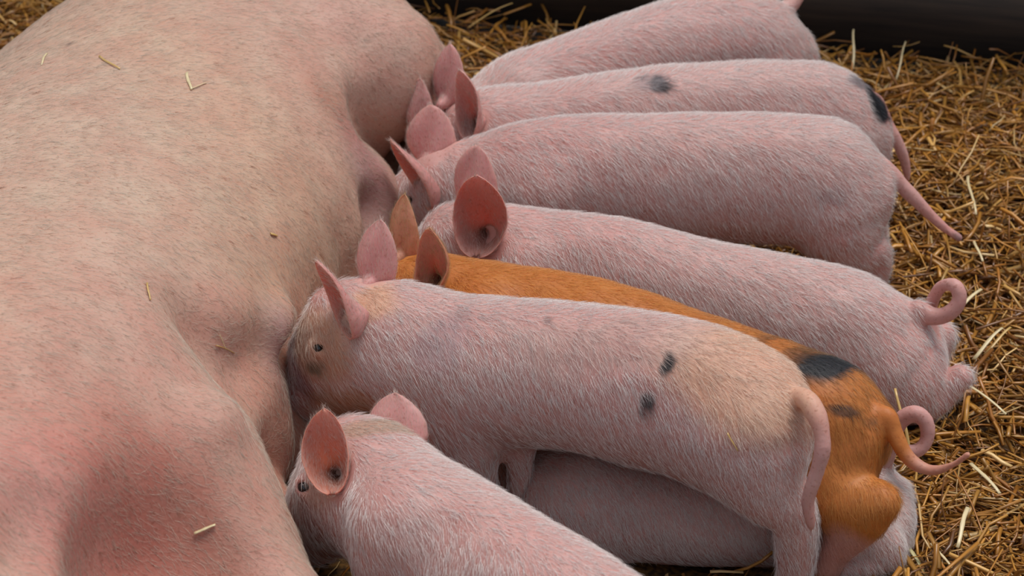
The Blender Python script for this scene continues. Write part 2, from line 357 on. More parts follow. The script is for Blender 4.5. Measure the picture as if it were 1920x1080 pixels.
# ------------------------------------------------------------------ piglet
def piglet(spec):
    A = atz(*spec['A']); Bq = atz(*spec['B'])
    U = Bq - A; U[2] = 0; U = unit(U); W = np.array([U[1], -U[0], 0.0])          # W points towards the camera side
    if W[1] > 0: W = -W
    Z = np.array([0, 0, 1.0])
    def P(px, py, lat=0.0):
        r = ray(px, py); O = A + W * lat; return CC + r * (((O - CC) @ W) / (r @ W))
    def scale(p): return FPX / ((p - CC) @ FW)
    ratio = spec.get('ratio', 0.82)
    us, vc, bb, aa = [], [], [], []
    sil = math.sqrt(math.cos(PITCH) ** 2 + (ratio * math.sin(PITCH)) ** 2)
    for row in spec['prof']:
        px, top, bot = row[:3]
        if bot < 1:
            b = bot; p = P(px, top); sc = scale(p); p = P(px, top + b * sil * sc)
        else:
            p = P(px, (top + bot) / 2); b = (bot - top) / 2 / scale(p) / sil
        us.append((p - A) @ U); vc.append(p[2]); bb.append(b); aa.append(b * (row[3] if len(row) > 3 else ratio))
    o = np.argsort(us); us = np.array(us)[o]; vc = np.array(vc)[o]; bb = np.array(bb)[o]; aa = np.array(aa)[o]
    def chain(rows):
        out = []
        for rw in rows:
            if rw[0] == 'd': q = out[-1][0].copy() + U * rw[1]; q[2] = rw[2]; out.append((q, rw[3]))
            else: out.append((P(rw[0], rw[1], rw[2]), rw[3]))
        return out
    legs = [chain(l) for l in spec['legs']]
    head = [[(P(x, y, l), r) for x, y, l, r in c] for c in spec['head']]
    tail = chain(spec['tail']) if spec.get('tail') else None
    pts = [A + U * u + Z * (v - A[2]) for u, v in zip(us, vc)]
    allp = [(p, max(b, a)) for p, b, a in zip(pts, bb, aa)] + [q for l in legs for q in l] + [q for c in head for q in c] + (tail or [])
    lo = np.min([p - r for p, r in allp], 0) - 0.02; hi = np.max([p + r for p, r in allp], 0) + 0.02
    F = Field(lo, hi, 0.003)
    F.loft(A * np.array([1, 1, 0]), U, W, us, vc, bb, aa, k=0.02)
    for ci_, c in enumerate(head):
        if ci_ == 0:
            un = us[0] + .05; c = [(A + U * un + Z * (np.interp(un, us, vc) - A[2] - .004), min(np.interp(un, us, bb), np.interp(un, us, aa)) * .96)] + list(c)
        F.chain(c, 0.045 if ci_ == 0 else .03, .03)
    hooves = []
    for l in legs:
        cm = catmull([np.append(p, q) for p, q in l], 4); F.chain([(q[:3], q[3]) for q in cm], 0.022, 0)
        if l[-1][0][2] < .03: hooves.append(l[-1])
    for e in spec.get('ell', []):
        c = P(e[0], e[1], e[2]); F.ell(c, [U, W, Z], e[3], e[4] if len(e) > 4 else 0.03)
    for e in spec.get('cut', []):
        a = P(e[0], e[1], e[2]); b = P(e[3], e[4], e[5]); F.cone(a, b, e[6], e[7], e[8], 'cut')
    # eye sockets
    def surf(px, py, default_lat=0.05):
        r = unit(ray(px, py)); p = P(px, py, 0.0); ts = np.linspace(-.16, .16, 641); Q = p + np.outer(ts, r); v = F.at(Q); h = np.where(v < 0)[0]
        return Q[h[0]] if len(h) else P(px, py, default_lat)
    eyes = []
    for (x, y, l, rad) in spec.get('eyes', []):
        q = surf(x, y); vw = unit(CC - q); c = q - vw * rad * .45; eyes.append((c, rad))
        F.ell(q - vw * rad * .6, [U, W, Z], (rad * 2.1, rad * 1.4, rad * 1.7), 0.008); F.ell(q + vw * .003, [U, W, Z], (rad * 1.25, rad * 1.6, rad * 0.62), 0.003, 'cut')
    earcut = []
    for e in spec.get('ears', []):
        Bp = P(e['b'][0], e['b'][1], e['bl'] + (.024 if e['bl'] > .01 else 0)); Tp = P(e['t'][0], e['t'][1], e['tl']); We = e['w'] / scale(Bp)
        if e['f'][0] < -.9: continue
        D = unit(Tp - Bp); Le = np.linalg.norm(Tp - Bp); Nn_ = np.asarray(e['f'], float); Nn_ = unit(Nn_ - D * (Nn_ @ D)); S_ = np.cross(D, Nn_); cp = e.get('cup', 1.0)
        F.ell(Bp + D * Le * .30 + Nn_ * .016, [D, S_, Nn_], (.33 * Le, .49 * We, .46 * We * cp + .018), .005, 'cut'); earcut.append((Bp + D * Le * .28, D, S_, Nn_, Le * .36, We * .52, We * .55 + .012))
        F.cone(Bp + D * Le * .17, Bp + D * Le * .17 - Nn_ * (.36 * We * cp + .012), .010, .006, .004, 'cut')
    if spec.get('tail_on'):
        t2 = []; last = None
        for (x_, y_, l_), (q_, r_) in zip([t[:3] for t in spec['tail']], tail):
            sq = surf(x_, y_); hit = F.at(sq[None] + unit(ray(x_, y_))[None] * .006)[0] < 0
            if hit: last = (sq - A) @ W + r_ * .35; t2.append((P(x_, y_, last), r_))
            else: t2.append((P(x_, y_, last if last is not None else l_), r_))
        t2[0] = (t2[0][0] - W * .008, t2[0][1]); tail = t2
    if tail:
        tp = catmull([np.append(p, r) for p, r in tail], 6)
        F.chain([(q[:3], q[3]) for q in tp], 0.008, 0)
    FIELDS.append(F)
    V, Fc = F.mesh(3)
    # tiny creases and folds
    N = vnormals(V, Fc)
    V = V + N * (0.0010 * smooth_noise(V, 60, 5) + 0.0005 * smooth_noise(V, 160, 6))[:, None]
    base = A + U * (us.mean()); loc = np.array([base[0], base[1], 0.0])
    root = empty('piglet', loc); tag(root, spec['label'], 'piglet', spec.get('group', 'piglets suckling in a row'))
    # pigment
    col0 = np.array(spec.get('col', PINK)); c = np.tile(col0, (len(V), 1))
    up = (V[:, 2] - V[:, 2].min()) / max(1e-6, V[:, 2].max() - V[:, 2].min())
    def blend(c, m, tgt): return c * (1 - m[:, None]) + np.asarray(tgt) * m[:, None]
    if not spec.get('ginger'):
        m = np.clip(0.45 + 0.55 * smooth_noise(V, 22, spec['seed']), 0, 1) * 0.42; c = blend(c, m, ROSE)
    else:
        m = np.clip(0.5 + 0.6 * smooth_noise(V, 18, spec['seed']), 0, 1) * 0.5; c = blend(c, m, np.array([0.42, 0.13, 0.03]))
    spots = []
    for sp in spec.get('spots', []):
        x, y, lat, rx, ry, tgt, st = sp[:7]; axd = sp[7] if len(sp) > 7 else None
        cpt = surf(x, y, lat); spots.append((cpt, rx, ry, tgt, st))
    def spotmask(Q):
        out = []
        for cpt, rx, ry, tgt, st in spots:
            d = Q - cpt; sx = (d @ U) / rx; right = d - np.outer(d @ ray(960, 540), ray(960, 540)) ; sy = (right @ UP) / ry
            q = np.sqrt(sx ** 2 + sy ** 2 + (np.abs(d @ W) / 0.09) ** 4)
            q = q + 0.22 * smooth_noise(Q, 2.2 / min(rx, ry), 9)
            out.append((np.clip((1.25 - q) / 0.55, 0, 1) * st, tgt))
        return out
    for mk, tgt in spotmask(V): c = blend(c, mk, tgt)
    for p, r in ([] if spec.get('nohoof') else hooves):   # little horn hoof tips
        d = np.linalg.norm(V - p, axis=1); c = blend(c, np.clip((0.022 - d) / 0.006, 0, 1), (0.2, 0.13, 0.1))
    if head: # nose pinker
        sn = head[0][-1][0]; d = np.linalg.norm(V - sn, axis=1); c = blend(c, np.clip((0.04 - d) / 0.02, 0, 1) * 0.75, (0.50, 0.24, 0.24) if not spec.get('ginger') else (0.5, 0.2, 0.12))
    mesh_obj('body', V, Fc, M_SKIN, root, loc, c)
    for cpt, rad in eyes:
        blob('eye', cpt, rad, M_EYE, root, loc)
    hcol = np.array(spec.get('hair', (0.82, 0.745, 0.71)))
    def hc(Pq):
        o = np.tile(hcol, (len(Pq), 1))
        if spec.get('ginger'): o = o * (1 + 0.35 * smooth_noise(Pq, 14, 4))[:, None]
        for mk, tgt in spotmask(Pq): o = blend(o, mk, np.asarray(tgt) * (0.9 if max(tgt) < 0.1 else 1.2))
        return np.clip(o, 0, 1)
    sx0 = us[0]; snp = head[0][-1][0] if head else None
    def flow(Pq, Nq):
        lat = (Pq - A) @ W; u = (Pq - A) @ U
        side = np.abs(Nq @ W)
        return np.tile(U, (len(Pq), 1)) * 0.75 - Z * (0.25 + 1.0 * side)[:, None] + 0.35 * W * smooth_noise(Pq, 12, 21)[:, None] + 0.35 * U * smooth_noise(Pq, 15, 22)[:, None]
    tb = tail[1][0] if tail else None
    def keep(Pq, Nq):
        m = Pq[:, 2] > 0.02
        for c_, D_, S_, N_, l_, w_, d_ in earcut:
            v = Pq - c_; m &= ((v @ D_ / l_) ** 2 + (v @ S_ / w_) ** 2 + (v @ N_ / d_) ** 2) > 1
        if tail:
            dm = np.min([np.linalg.norm(Pq - q[:3], axis=1) - q[3] for q in tp[4:]], 0); m &= dm > .004
        m &= np.random.default_rng(4).random(len(Pq)) < np.clip(.85 + .9 * Nq[:, 2], .18, 1)
        if snp is not None: m &= np.linalg.norm(Pq - snp, axis=1) > 0.02
        return m
    hair(V, Fc, N, spec.get('hn', 60000), flow, spec.get('hl', 0.0125), spec.get('hr', 0.00014), hc, root, loc, lift=spec.get('lift', 0.28), keep=keep, seed=spec['seed'])
    for e in spec.get('ears', []):
        Bp = P(e['b'][0], e['b'][1], e['bl'] + (.024 if e['bl'] > .01 else 0)); Tp = P(e['t'][0], e['t'][1], e['tl'])
        ci = e.get('ci', (0.50, 0.165, 0.12)); co = e.get('co', (0.62, 0.30, 0.28)); cr = e.get('cr', (0.66, 0.36, 0.31))
        Wm = e['w'] / scale(Bp)
        ob, eV, eF, eN = ear_mesh(Bp, Tp, e['f'], Wm, ci, co, cr, e.get('cup', 1.0), e.get('bend', 0.12), 'ear', root, loc, twist=e.get('tw', 0))
        D = unit(Tp - Bp)
        hair(eV, eF, eN, 2200, lambda q, n, D=D: np.tile(D, (len(q), 1)) * 1.0 + n * 0.2, 0.006, 0.00009, lambda q: np.tile(np.array(e.get('hc', (0.75, 0.6, 0.52))), (len(q), 1)), ob, loc, lift=0.5, seed=5)
    return root

BLK = (0.02, 0.02, 0.024)
GREY = (0.22, 0.19, 0.20)
CREAM = (0.72, 0.46, 0.27)

piglet(dict(seed=1, A=(850, 700, .19), B=(1400, 778, .212),
    label='pink piglet with cream rump and two dark side spots, before the ginger one',
    prof=[(680, 560, 745, .75), (715, 535, 755), (760, 541, 770), (800, 548, 800), (850, 552, 848), (900, 556, 866), (945, 560, 848), (1000, 564, 838), (1100, 571, 850), (1200, 582, 878),
          (1270, 596, 893), (1340, 616, 925), (1400, 640, 945), (1450, 668, 940), (1480, 692, 905, .9), (1503, 725, 870, .95), (1512, 760, 835, 1.1)],
    head=[[(672, 622, 0, .047), (625, 668, 0, .036), (583, 712, 0, .027), (566, 728, 0, .025)], [(690, 685, 0, .040), (640, 732, 0, .025), (605, 758, 0, .016)],
          [(650, 690, .018, .026), (640, 680, .02, .022)], [(640, 600, .0, .035), (600, 645, .008, .025)]],
    eyes=[(597, 653, .033, .0056)],
    legs=[[(1410, 810, .02, .06), (1432, 900, .035, .042), (1478, 955, .04, .027), (1492, 1010, .04, .022), ('d', 0.0, .05, .018), ('d', -.01, .012, .016)],
          [(1400, 850, -.03, .05), (1440, 930, -.04, .028), (1462, 1000, -.04, .018), ('d', 0, .05, .015), ('d', -.01, .012, .014)],
          [(862, 790, .03, .040), (880, 855, .045, .029), (892, 915, .050, .022), ('d', 0, .05, .017), ('d', -.01, .012, .015)],
          [(970, 800, .0, .018), (976, 865, .014, .0135), (976, 950, .022, .0135), ('d', 0, .04, .013), ('d', -.01, .012, .013)]],
    ell=[(1490, 915, .0, (.016, .014, .022), .012)],
    cut=[(925, 800, .095, 940, 850, .075, .008, .008, .012), (566, 738, .03, 606, 762, .034, .0035, .003, .005)],
    tail=[(1474, 745, .0, .009), (1510, 748, .03, .0100), (1534, 788, .048, .0092), (1543, 840, .060, .0084), (1530, 892, .066, .0078), (1515, 938, .070, .0070), (1518, 975, .070, .0058), (1521, 990, .070, .004)],
    ears=[dict(b=(664, 632), t=(594, 490), bl=.035, tl=.045, w=80, f=(-1, -.55, -.1), cup=1.0, cr=(.6, .27, .2), bend=.05),
          dict(b=(712, 548), t=(712, 412), bl=-.03, tl=-.045, w=82, f=(.5, 1, 0), cup=.7)],
    spots=[(1213, 753, .07, .008, .011, BLK, .85), (566, 705, .02, .012, .030, (.34, .19, .20), .7), (1400, 700, .04, .10, .07, CREAM, .55), (1150, 640, .06, .10, .03, (.6, .42, .36), .5), (600, 640, .02, .04, .04, (.55, .33, .18), .6), (640, 760, .02, .06, .02, (.45, .24, .1), .6),
           (825, 640, .06, .03, .035, (.42, .30, .32), .4), (1025, 600, .05, .005, .004, BLK, .4), (690, 570, .02, .03, .02, CREAM, .6), (588, 690, .03, .012, .008, (.12, .09, .05), .7), (1483, 790, .04, .004, .004, BLK, .3), (1252, 684, .07, .007, .012, BLK, .95)]))

piglet(dict(seed=2, A=(720, 805, .25), B=(1180, 1070, .27),
    label='pale pink piglet nearest the viewer with upright orange ear, its rump below the picture edge',
    prof=[(650, 830, .045), (690, 795, .060), (730, 810, .072), (790, 848, .080), (850, 880, .083), (900, 912, .084), (950, 942, .085), (1000, 972, .085), (1060, 1010, .086), (1120, 1050, .087), (1180, 1085, .088), (1240, 1110, .088), (1290, 1145, .085), (1330, 1200, .075), (1350, 1260, .05)],
    head=[[(665, 880, 0, .050), (620, 930, 0, .038), (580, 985, 0, .027), (568, 1005, 0, .024)], [(690, 930, 0, .05), (640, 980, 0, .03), (600, 1020, 0, .018)], [(650, 900, .02, .035), (640, 960, .02, .025)]],
    eyes=[(569, 914, .028, .006)],
    legs=[[(1290, 1250, .03, .06), (1330, 1340, .04, .04), ('d', .02, .08, .025), ('d', 0, .012, .018)], [(1290, 1250, -.03, .05), ('d', .0, .1, .03), ('d', .03, .07, .02), ('d', .01, .012, .016)],
          [(760, 980, .03, .055), (740, 1080, .04, .035), ('d', 0, .06, .02), ('d', 0, .012, .016)], [(790, 950, -.03, .04), ('d', 0, .1, .03), ('d', 0, .05, .018), ('d', 0, .012, .015)]],
    tail=[(1345, 1200, 0, .012), (1370, 1215, .01, .009), (1385, 1260, .01, .007), (1375, 1300, .01, .005)],
    ears=[dict(b=(622, 925), t=(607, 766), bl=.04, tl=.045, w=88, f=(-.1, -1, .1), ci=(.60, .18, .09), cr=(.7, .3, .22), co=(.62, .3, .25)),
          dict(b=(745, 868), t=(738, 737), bl=-.035, tl=-.05, w=125, f=(.4, 1, 0), cup=.8)],
    spots=[(700, 800, .0, .03, .01, (.4, .28, .16), .5), (610, 900, .03, .02, .03, (.55, .36, .26), .5)]))

piglet(dict(seed=3, A=(900, 492, .265), B=(1560, 678, .262), ginger=True, col=(.55, .20, .045), hair=(.62, .26, .055), hl=.012, hr=.00013, lift=.2,
    label='ginger piglet with black patches on its rump', group='piglets suckling in a row',
    prof=[(800, 500, .050), (850, 491, .062), (900, 492, .072), (1000, 500, .078), (1100, 519, .078), (1200, 549, .078), (1300, 584, .078), (1400, 618, .080), (1480, 645, .083), (1530, 663, 958), (1570, 684, 958), (1605, 712, 938, .9), (1633, 748, 908, 1.0), (1648, 778, 875, 1.3)],
    head=[[(775, 555, 0, .045), (720, 600, 0, .033), (670, 650, 0, .026)], [(800, 600, 0, .04), (740, 640, 0, .024)]],
    legs=[[(1530, 860, .02, .050), (1578, 930, .045, .036), (1620, 944, .052, .025), (1656, 942, .055, .013)], [(1652, 940, .05, .014), (1615, 978, .05, .023), (1568, 1025, .052, .019), (1548, 1062, .055, .017)],
          [(1560, 850, -.03, .05), ('d', 0, .1, .03), ('d', .03, .07, .02), ('d', 0, .012, .016)], [(920, 600, .03, .045), ('d', 0, .1, .03), ('d', 0, .012, .016)], [(940, 600, -.03, .04), ('d', 0, .1, .03), ('d', 0, .012, .016)]],
    tail=[(1628, 776, 0, .008), (1662, 780, 0, .0095), (1677, 812, .005, .0092), (1702, 856, .01, .0082), (1742, 881, .012, .0072), (1785, 872, .012, .006), (1815, 852, .01, .0045)],
    ears=[dict(b=(795, 552), t=(808, 428), bl=.03, tl=.04, w=70, f=(-.55, -.8, 0), ci=(.5, .14, .08), co=(.5, .2, .1), cr=(.6, .3, .2), hc=(.6, .4, .2)),
          dict(b=(775, 500), t=(757, 364), bl=-.02, tl=-.03, w=62, f=(.6, .9, 0), co=(.60, .27, .17), cr=(.5, .26, .14), hc=(.6, .4, .2), cup=.8)],
    spots=[(1540, 682, .04, .030, .017, BLK, 1.0), (1495, 660, .04, .012, .008, BLK, .5), (1580, 773, .05, .011, .006, BLK, .75), (1560, 765, .05, .012, .004, BLK, .5), (1628, 792, .03, .007, .005, BLK, .35), (1435, 634, .03, .012, .004, BLK, .35), (1560, 1040, .04, .04, .03, (.60, .33, .28), .9), (1800, 860, .0, .05, .03, (.55, .3, .25), .7)]))

piglet(dict(seed=4, nohoof=True, A=(1000, 394, .235), B=(1600, 510, .19),
    label='pink piglet behind the ginger one, its tail curled in a loop',
    prof=[(860, 440, .045), (900, 408, .058), (950, 390, .068), (1000, 392, .075), (1100, 399, .079), (1170, 409, .08), (1250, 430, .08), (1350, 455, .08), (1450, 474, .081), (1550, 494, .084), (1620, 514, .086), (1670, 542, .082), (1710, 572, .072), (1735, 610, .058), (1750, 650, .04)],
    head=[[(860, 455, 0, .044), (800, 505, 0, .033), (750, 545, 0, .027), (725, 560, 0, .025)], [(880, 510, 0, .042), (810, 550, 0, .024)]],
    eyes=[],
    legs=[[(1680, 700, .02, .055), (1730, 740, .03, .032), (1760, 735, .03, .022), (1800, 708, .025, .015)], [(1690, 640, -.03, .045), (1745, 640, -.045, .022), (1765, 635, -.045, .017), (1745, 690, -.04, .016)],
          [(1000, 520, .03, .045), ('d', 0, .1, .03), ('d', 0, .012, .016)], [(1020, 520, -.03, .04), ('d', 0, .1, .03), ('d', 0, .012, .016)]],
    tail=[(1722, 582, 0, .012), (1752, 594, .006, .0105), (1782, 586, .01, .0098), (1800, 560, .008, .0092), (1790, 535, .0, .0085), (1768, 536, -.01, .0075), (1750, 560, -.018, .0065), (1745, 595, -.018, .0055), (1750, 640, -.01, .0045)],
    ears=[dict(b=(893, 480), t=(893, 328), bl=.03, tl=.04, w=104, f=(-.25, -1, .1), ci=(.54, .18, .13), cup=.95, cr=(.66, .33, .28)),
          dict(b=(893, 395), t=(893, 274), bl=-.025, tl=-.03, w=88, f=(.5, 1, 0), cup=.75)]))

piglet(dict(seed=5, A=(1050, 221, .26), B=(1550, 221, .26),
    label='pink piglet with a long straight tail hanging over the straw',
    prof=[(860, 300, .045), (900, 270, .055), (940, 243, .066), (980, 228, .075), (1040, 219, .081), (1120, 216, .083), (1200, 214, .083), (1300, 212, .083), (1400, 212, .083), (1500, 214, .085), (1560, 222, 492), (1605, 242, 470, .9), (1638, 275, 430, 1.0), (1655, 312, 395, 1.2)],
    head=[[(845, 345, 0, .046), (800, 365, 0, .036), (755, 385, 0, .027), (740, 392, 0, .025)], [(860, 380, 0, .04), (790, 410, 0, .024)]],
    eyes=[(764, 376, .03, .006)],
    legs=[[(1570, 400, .02, .06), (1595, 470, .035, .035), ('d', .03, .09, .022), ('d', 0, .012, .016)], [(1585, 410, -.02, .05), (1628, 455, -.03, .026), (1646, 505, -.03, .016), ('d', 0.0, .05, .014), ('d', 0, .012, .014)],
          [(1020, 360, .03, .045), ('d', 0, .1, .03), ('d', 0, .012, .016)], [(1030, 350, -.03, .04), ('d', 0, .1, .03), ('d', 0, .012, .016)]],
    tail=[(1636, 300, 0, .008), (1664, 318, 0, .0100), (1692, 348, .005, .009), (1730, 388, .012, .008), (1765, 422, .018, .007), (1798, 446, .022, .0055)],
    ears=[dict(b=(812, 392), t=(733, 262), bl=.03, tl=.04, w=72, f=(-1, -.5, -.1), cr=(.62, .3, .22), bend=.05),
          dict(b=(826, 312), t=(806, 198), bl=-.02, tl=-.035, w=96, f=(.4, 1, 0), cup=.7, tw=.2)],
    spots=[(1565, 366, .05, .02, .012, GREY, .3), (1800, 450, .02, .01, .01, GREY, .5)]))

piglet(dict(seed=6, A=(1040, 151, .25), B=(1500, 118, .25),
    label='pink piglet with one black spot on its back and a black tail base',
    prof=[(860, 235, .045), (890, 185, .055), (950, 168, .066), (1040, 150, .074), (1150, 134, .077), (1250, 123, .078), (1350, 117, .078), (1450, 113, .080), (1540, 115, .082), (1590, 132, .076), (1625, 160, .064), (1643, 195, .05)],
    head=[[(878, 255, 0, .042), (830, 290, 0, .033), (790, 310, 0, .026)], [(880, 285, 0, .036), (830, 310, 0, .022)]],
    legs=[[(1560, 280, .02, .055), ('d', .02, .1, .03), ('d', .03, .08, .02), ('d', 0, .012, .016)], [(1560, 280, -.03, .05), ('d', .02, .1, .03), ('d', .03, .08, .02), ('d', 0, .012, .016)],
          [(1020, 280, .03, .045), ('d', 0, .1, .03), ('d', 0, .012, .016)], [(1030, 280, -.03, .04), ('d', 0, .1, .03), ('d', 0, .012, .016)]],
    tail=[(1618, 175, 0, .010), (1645, 193, .0, .0105), (1660, 225, .005, .009), (1680, 262, .012, .0078), (1695, 296, .016, .0068), (1702, 335, .018, .0055)],
    ears=[dict(b=(878, 262), t=(864, 131), bl=.03, tl=.035, w=58, f=(-.7, -.8, .1), cup=1.0),
          dict(b=(848, 205), t=(843, 84), bl=-.02, tl=-.03, w=64, f=(.5, 1, 0), cup=.8)],
    spots=[(1236, 157, .03, .012, .010, BLK, .9), (1218, 154, .03, .020, .012, GREY, .6), (1640, 195, 0, .008, .020, BLK, 1.0), (1632, 172, 0, .009, .012, BLK, .9), (1655, 212, 0, .012, .014, BLK, 1.0), (1648, 196, 0, .010, .014, BLK, 1.0), (1610, 152, 0, .018, .010, GREY, .8)]))

piglet(dict(seed=7, A=(1000, 88, .24), B=(1400, -15, .26),
    label='pink piglet farthest back in the row, cut off by the top edge',
    prof=[(885, 215, .045), (910, 160, .055), (940, 122, .064), (990, 93, .072), (1040, 76, .076), (1100, 56, .077), (1180, 24, .078), (1250, 2, .08), (1330, -14, .082), (1420, -16, .086), (1465, 0, .078), (1490, 30, .062), (1500, 62, .048)],
    head=[[(870, 225, .01, .042), (830, 262, .03, .032), (797, 282, .045, .026)], [(880, 240, 0, .036), (840, 275, 0, .022)]],
    legs=[[(1420, 140, .02, .055), ('d', .02, .1, .03), ('d', .03, .08, .02), ('d', 0, .012, .016)], [(1420, 140, -.03, .05), ('d', .02, .1, .03), ('d', .03, .08, .02), ('d', 0, .012, .016)],
          [(980, 200, .03, .045), ('d', 0, .1, .03), ('d', 0, .012, .016)], [(990, 190, -.03, .04), ('d', 0, .1, .03), ('d', 0, .012, .016)]],
    tail=[(1478, 14, 0, .011), (1490, 4, 0, .009), (1502, -12, 0, .007), (1508, -30, 0, .005)],
    ears=[dict(b=(797, 256), t=(786, 147), bl=.055, tl=.065, w=56, f=(.5, 1, 0), cup=.8)]))

piglet(dict(seed=8, A=(1000, 930, .055), B=(1600, 962, .052), ratio=1.3, 
    label='pink piglet lying flat underneath the two-spotted piglet and the ginger one',
    prof=[(1000, 872, .036, 1.2), (1030, 850, .050,1.2), (1080, 836, .055,1.2), (1180, 838, .057,1.2), (1300, 840, .058,1.2), (1400, 842, .058,1.2), (1500, 844, .057,1.2), (1580, 846, .056,1.2), (1640, 856, .053,1.2), (1675, 880, .047), (1688, 910, .036)],
    head=[[(990, 905, -.045, .040), (930, 880, -.075, .034), (880, 870, -.085, .024)]],
    legs=[[(1590, 980, .06, .035), (1640, 1020, .07, .026), (1660, 1040, .075, .018), (1600, 1062, .09, .015), (1560, 1066, .09, .014)], [(1040, 980, .03, .03), (1000, 1010, .04, .016), (960, 1015, .04, .012)]],
    tail=[(1650, 885, -.02, .011), (1664, 835, -.02, .0105), (1684, 792, -.02, .0095), (1718, 774, -.015, .009), (1738, 795, -.01, .0085), (1738, 826, -.005, .008), (1718, 846, 0, .007), (1696, 842, .0, .006)],
    spots=[(1670, 900, .05, .01, .02, GREY, .25)]))

# ------------------------------------------------------------------ sow
def build_sow():
    lo = (-1.05, -1.50, -0.0); hi = (0.02, 0.62, 0.52)
    F = Field(lo, hi, 0.0065)
    F.F[:] = 0.2
    a = np.array([-0.62, -1.5]); b = np.array([-0.335, 0.55]); U2 = unit(b - a); U = np.array([U2[0], U2[1], 0]); W = np.array([U[1], -U[0], 0])
    L = np.linalg.norm(b - a)
    f = np.array([0, .12, .25, .4, .52, .64, .74, .82, .89, .94, .98, 1.0])
    bb = np.array([.16, .185, .20, .205, .20, .195, .19, .185, .17, .14, .095, .05])
    aa = np.array([.22, .25, .265, .28, .285, .28, .265, .24, .21, .17, .12, .06])
    wc = np.array([-.06, -.05, -.045, -.05, -.05, -.04, -.02, -.01, .0, .01, .01, .01])
    F.loft((a[0], a[1], 0), U, W, f * L, bb + 0.0, bb, aa, wc, k=0.05)
    # upper arm and shoulder nearest the viewer
    F.chain([(atz(40, 930, .19), .195), (atz(276, 993, .17), .135), (atz(428, 1182, .13), .10), (atz(600, 1400, .10), .06)], .035)
    # udder: a row of full glands
    for (xe, y, z, r, rz) in [(-.27, -.66, .12, .12, .12), (-.235, -.52, .12, .12, .12), (-.228, -.40, .15, .11, .12), (-.205, -.28, .15, .105, .115), (-.175, -.17, .15, .10, .11), (-.150, -.06, .13, .10, .10), (-.165, .04, .12, .09, .09)]:
        F.ell((xe - r, y, z), [U, W, (0, 0, 1)], (.075, r, rz), .03)
    for (xe, y, z) in [(-.24, -.60, .07), (-.225, -.46, .08), (-.205, -.34, .08), (-.175, -.22, .08), (-.14, -.11, .07), (-.13, .0, .07)]:
        F.ell((xe - .08, y, z), [U, W, (0, 0, 1)], (.07, .09, .06), .02)
    for (px, py, z) in [(556, 725, .13), (548, 965, .09), (722, 560, .12), (742, 385, .12), (715, 290, .11)]:      # teats
        q = atz(px, py, z); F.cone(q + np.array([-.03, 0, 0]), q + np.array([.012, 0, -.004]), .013, .007, .012)
    F.ell(atz(735, 290, .19), [U, W, (0, 0, 1)], (.062, .062, .085), .06, 'cut')       # flank drawn in below the thigh
    # ham and upper hind leg reaching towards the far piglets
    F.chain([(atz(520, 110, .21), .15), (atz(630, 112, .24), .115), (atz(695, 136, .235), .092), (atz(755, 156, .205), .068), (atz(806, 178, .17), .046), (atz(850, 200, .11), .036), (atz(860, 230, .03), .028)], .028)
    F.ell(atz(700, 312, .070), [U, W, (0, 0, 1)], (.085, .060, .060), .035)
    F.ell(atz(650, 370, .15), [U, W, (0, 0, 1)], (.06, .06, .06), .06)
    cr = [(atz(604, 196, .225), .004), (atz(622, 230, .195), .008), (atz(660, 254, .16), .012), (atz(720, 266, .135), .014)]
    for (a_, ra_), (b_, rb_) in zip(cr[:-1], cr[1:]): F.cone(a_, b_, ra_, rb_, .03, 'cut')
    def onto(px, py):
        rr_ = unit(ray(px, py)); ts = np.linspace(1.5, 3.6, 1600); Q = CC + np.outer(ts, rr_); h = np.where(F.at(Q) < 0)[0]; return Q[h[0]], rr_
    for px, py, rad, dep, kk in [(330, 1085, (.085, .10), .034, .07), (60, 1000, (.03, .07), .012, .04), (485, 700, (.03, .055), .010, .04), (545, 640, (.022, .035), .012, .025), (430, 620, (.05, .03), .010, .05), (690, 400, (.02, .03), .010, .03)]:
        q, rv = onto(px, py); F.ell(q - rv * (rad[0] - dep), [U, W, unit(np.cross(U, W))], (rad[1], rad[0], rad[0]), kk, 'cut')
    for px, py, r_ in [(520, 600, .018), (400, 800, .02)]:
        q, rv = onto(px, py); F.ell(q + rv * r_ * .75, [U, W, unit(np.cross(U, W))], (r_ * 1.6, r_, r_), .03)
    FIELDS.append(F)
    return F, U, W
F, SU, SW = build_sow()
V, Fc = F.mesh(6)
N = vnormals(V, Fc)
V = V + N * (0.004 * smooth_noise(V, 14, 31) + 0.0016 * smooth_noise(V, 45, 32) + 0.0008 * smooth_noise(V, 110, 33))[:, None]
loc = np.array([-.5, -.5, 0])
sow = empty('sow', loc); tag(sow, 'huge pale pink sow lying on her side in the straw with piglets at her belly', 'sow')
c = np.tile(np.array([0.56, 0.385, 0.285]), (len(V), 1))
m = np.clip(0.4 + 0.6 * smooth_noise(V, 9, 41), 0, 1)[:, None] * 0.5; c = c * (1 - m) + np.array([0.58, 0.36, 0.23]) * m
m = np.clip(0.3 + 0.6 * smooth_noise(V, 7, 42), 0, 1)[:, None] * 0.5; c = c * (1 - m) + np.array([0.56, 0.31, 0.26]) * m
def near(V, p, r): return np.clip(1.3 - np.linalg.norm((V - np.array(p)) / np.array(r), axis=1), 0, 1)[:, None]
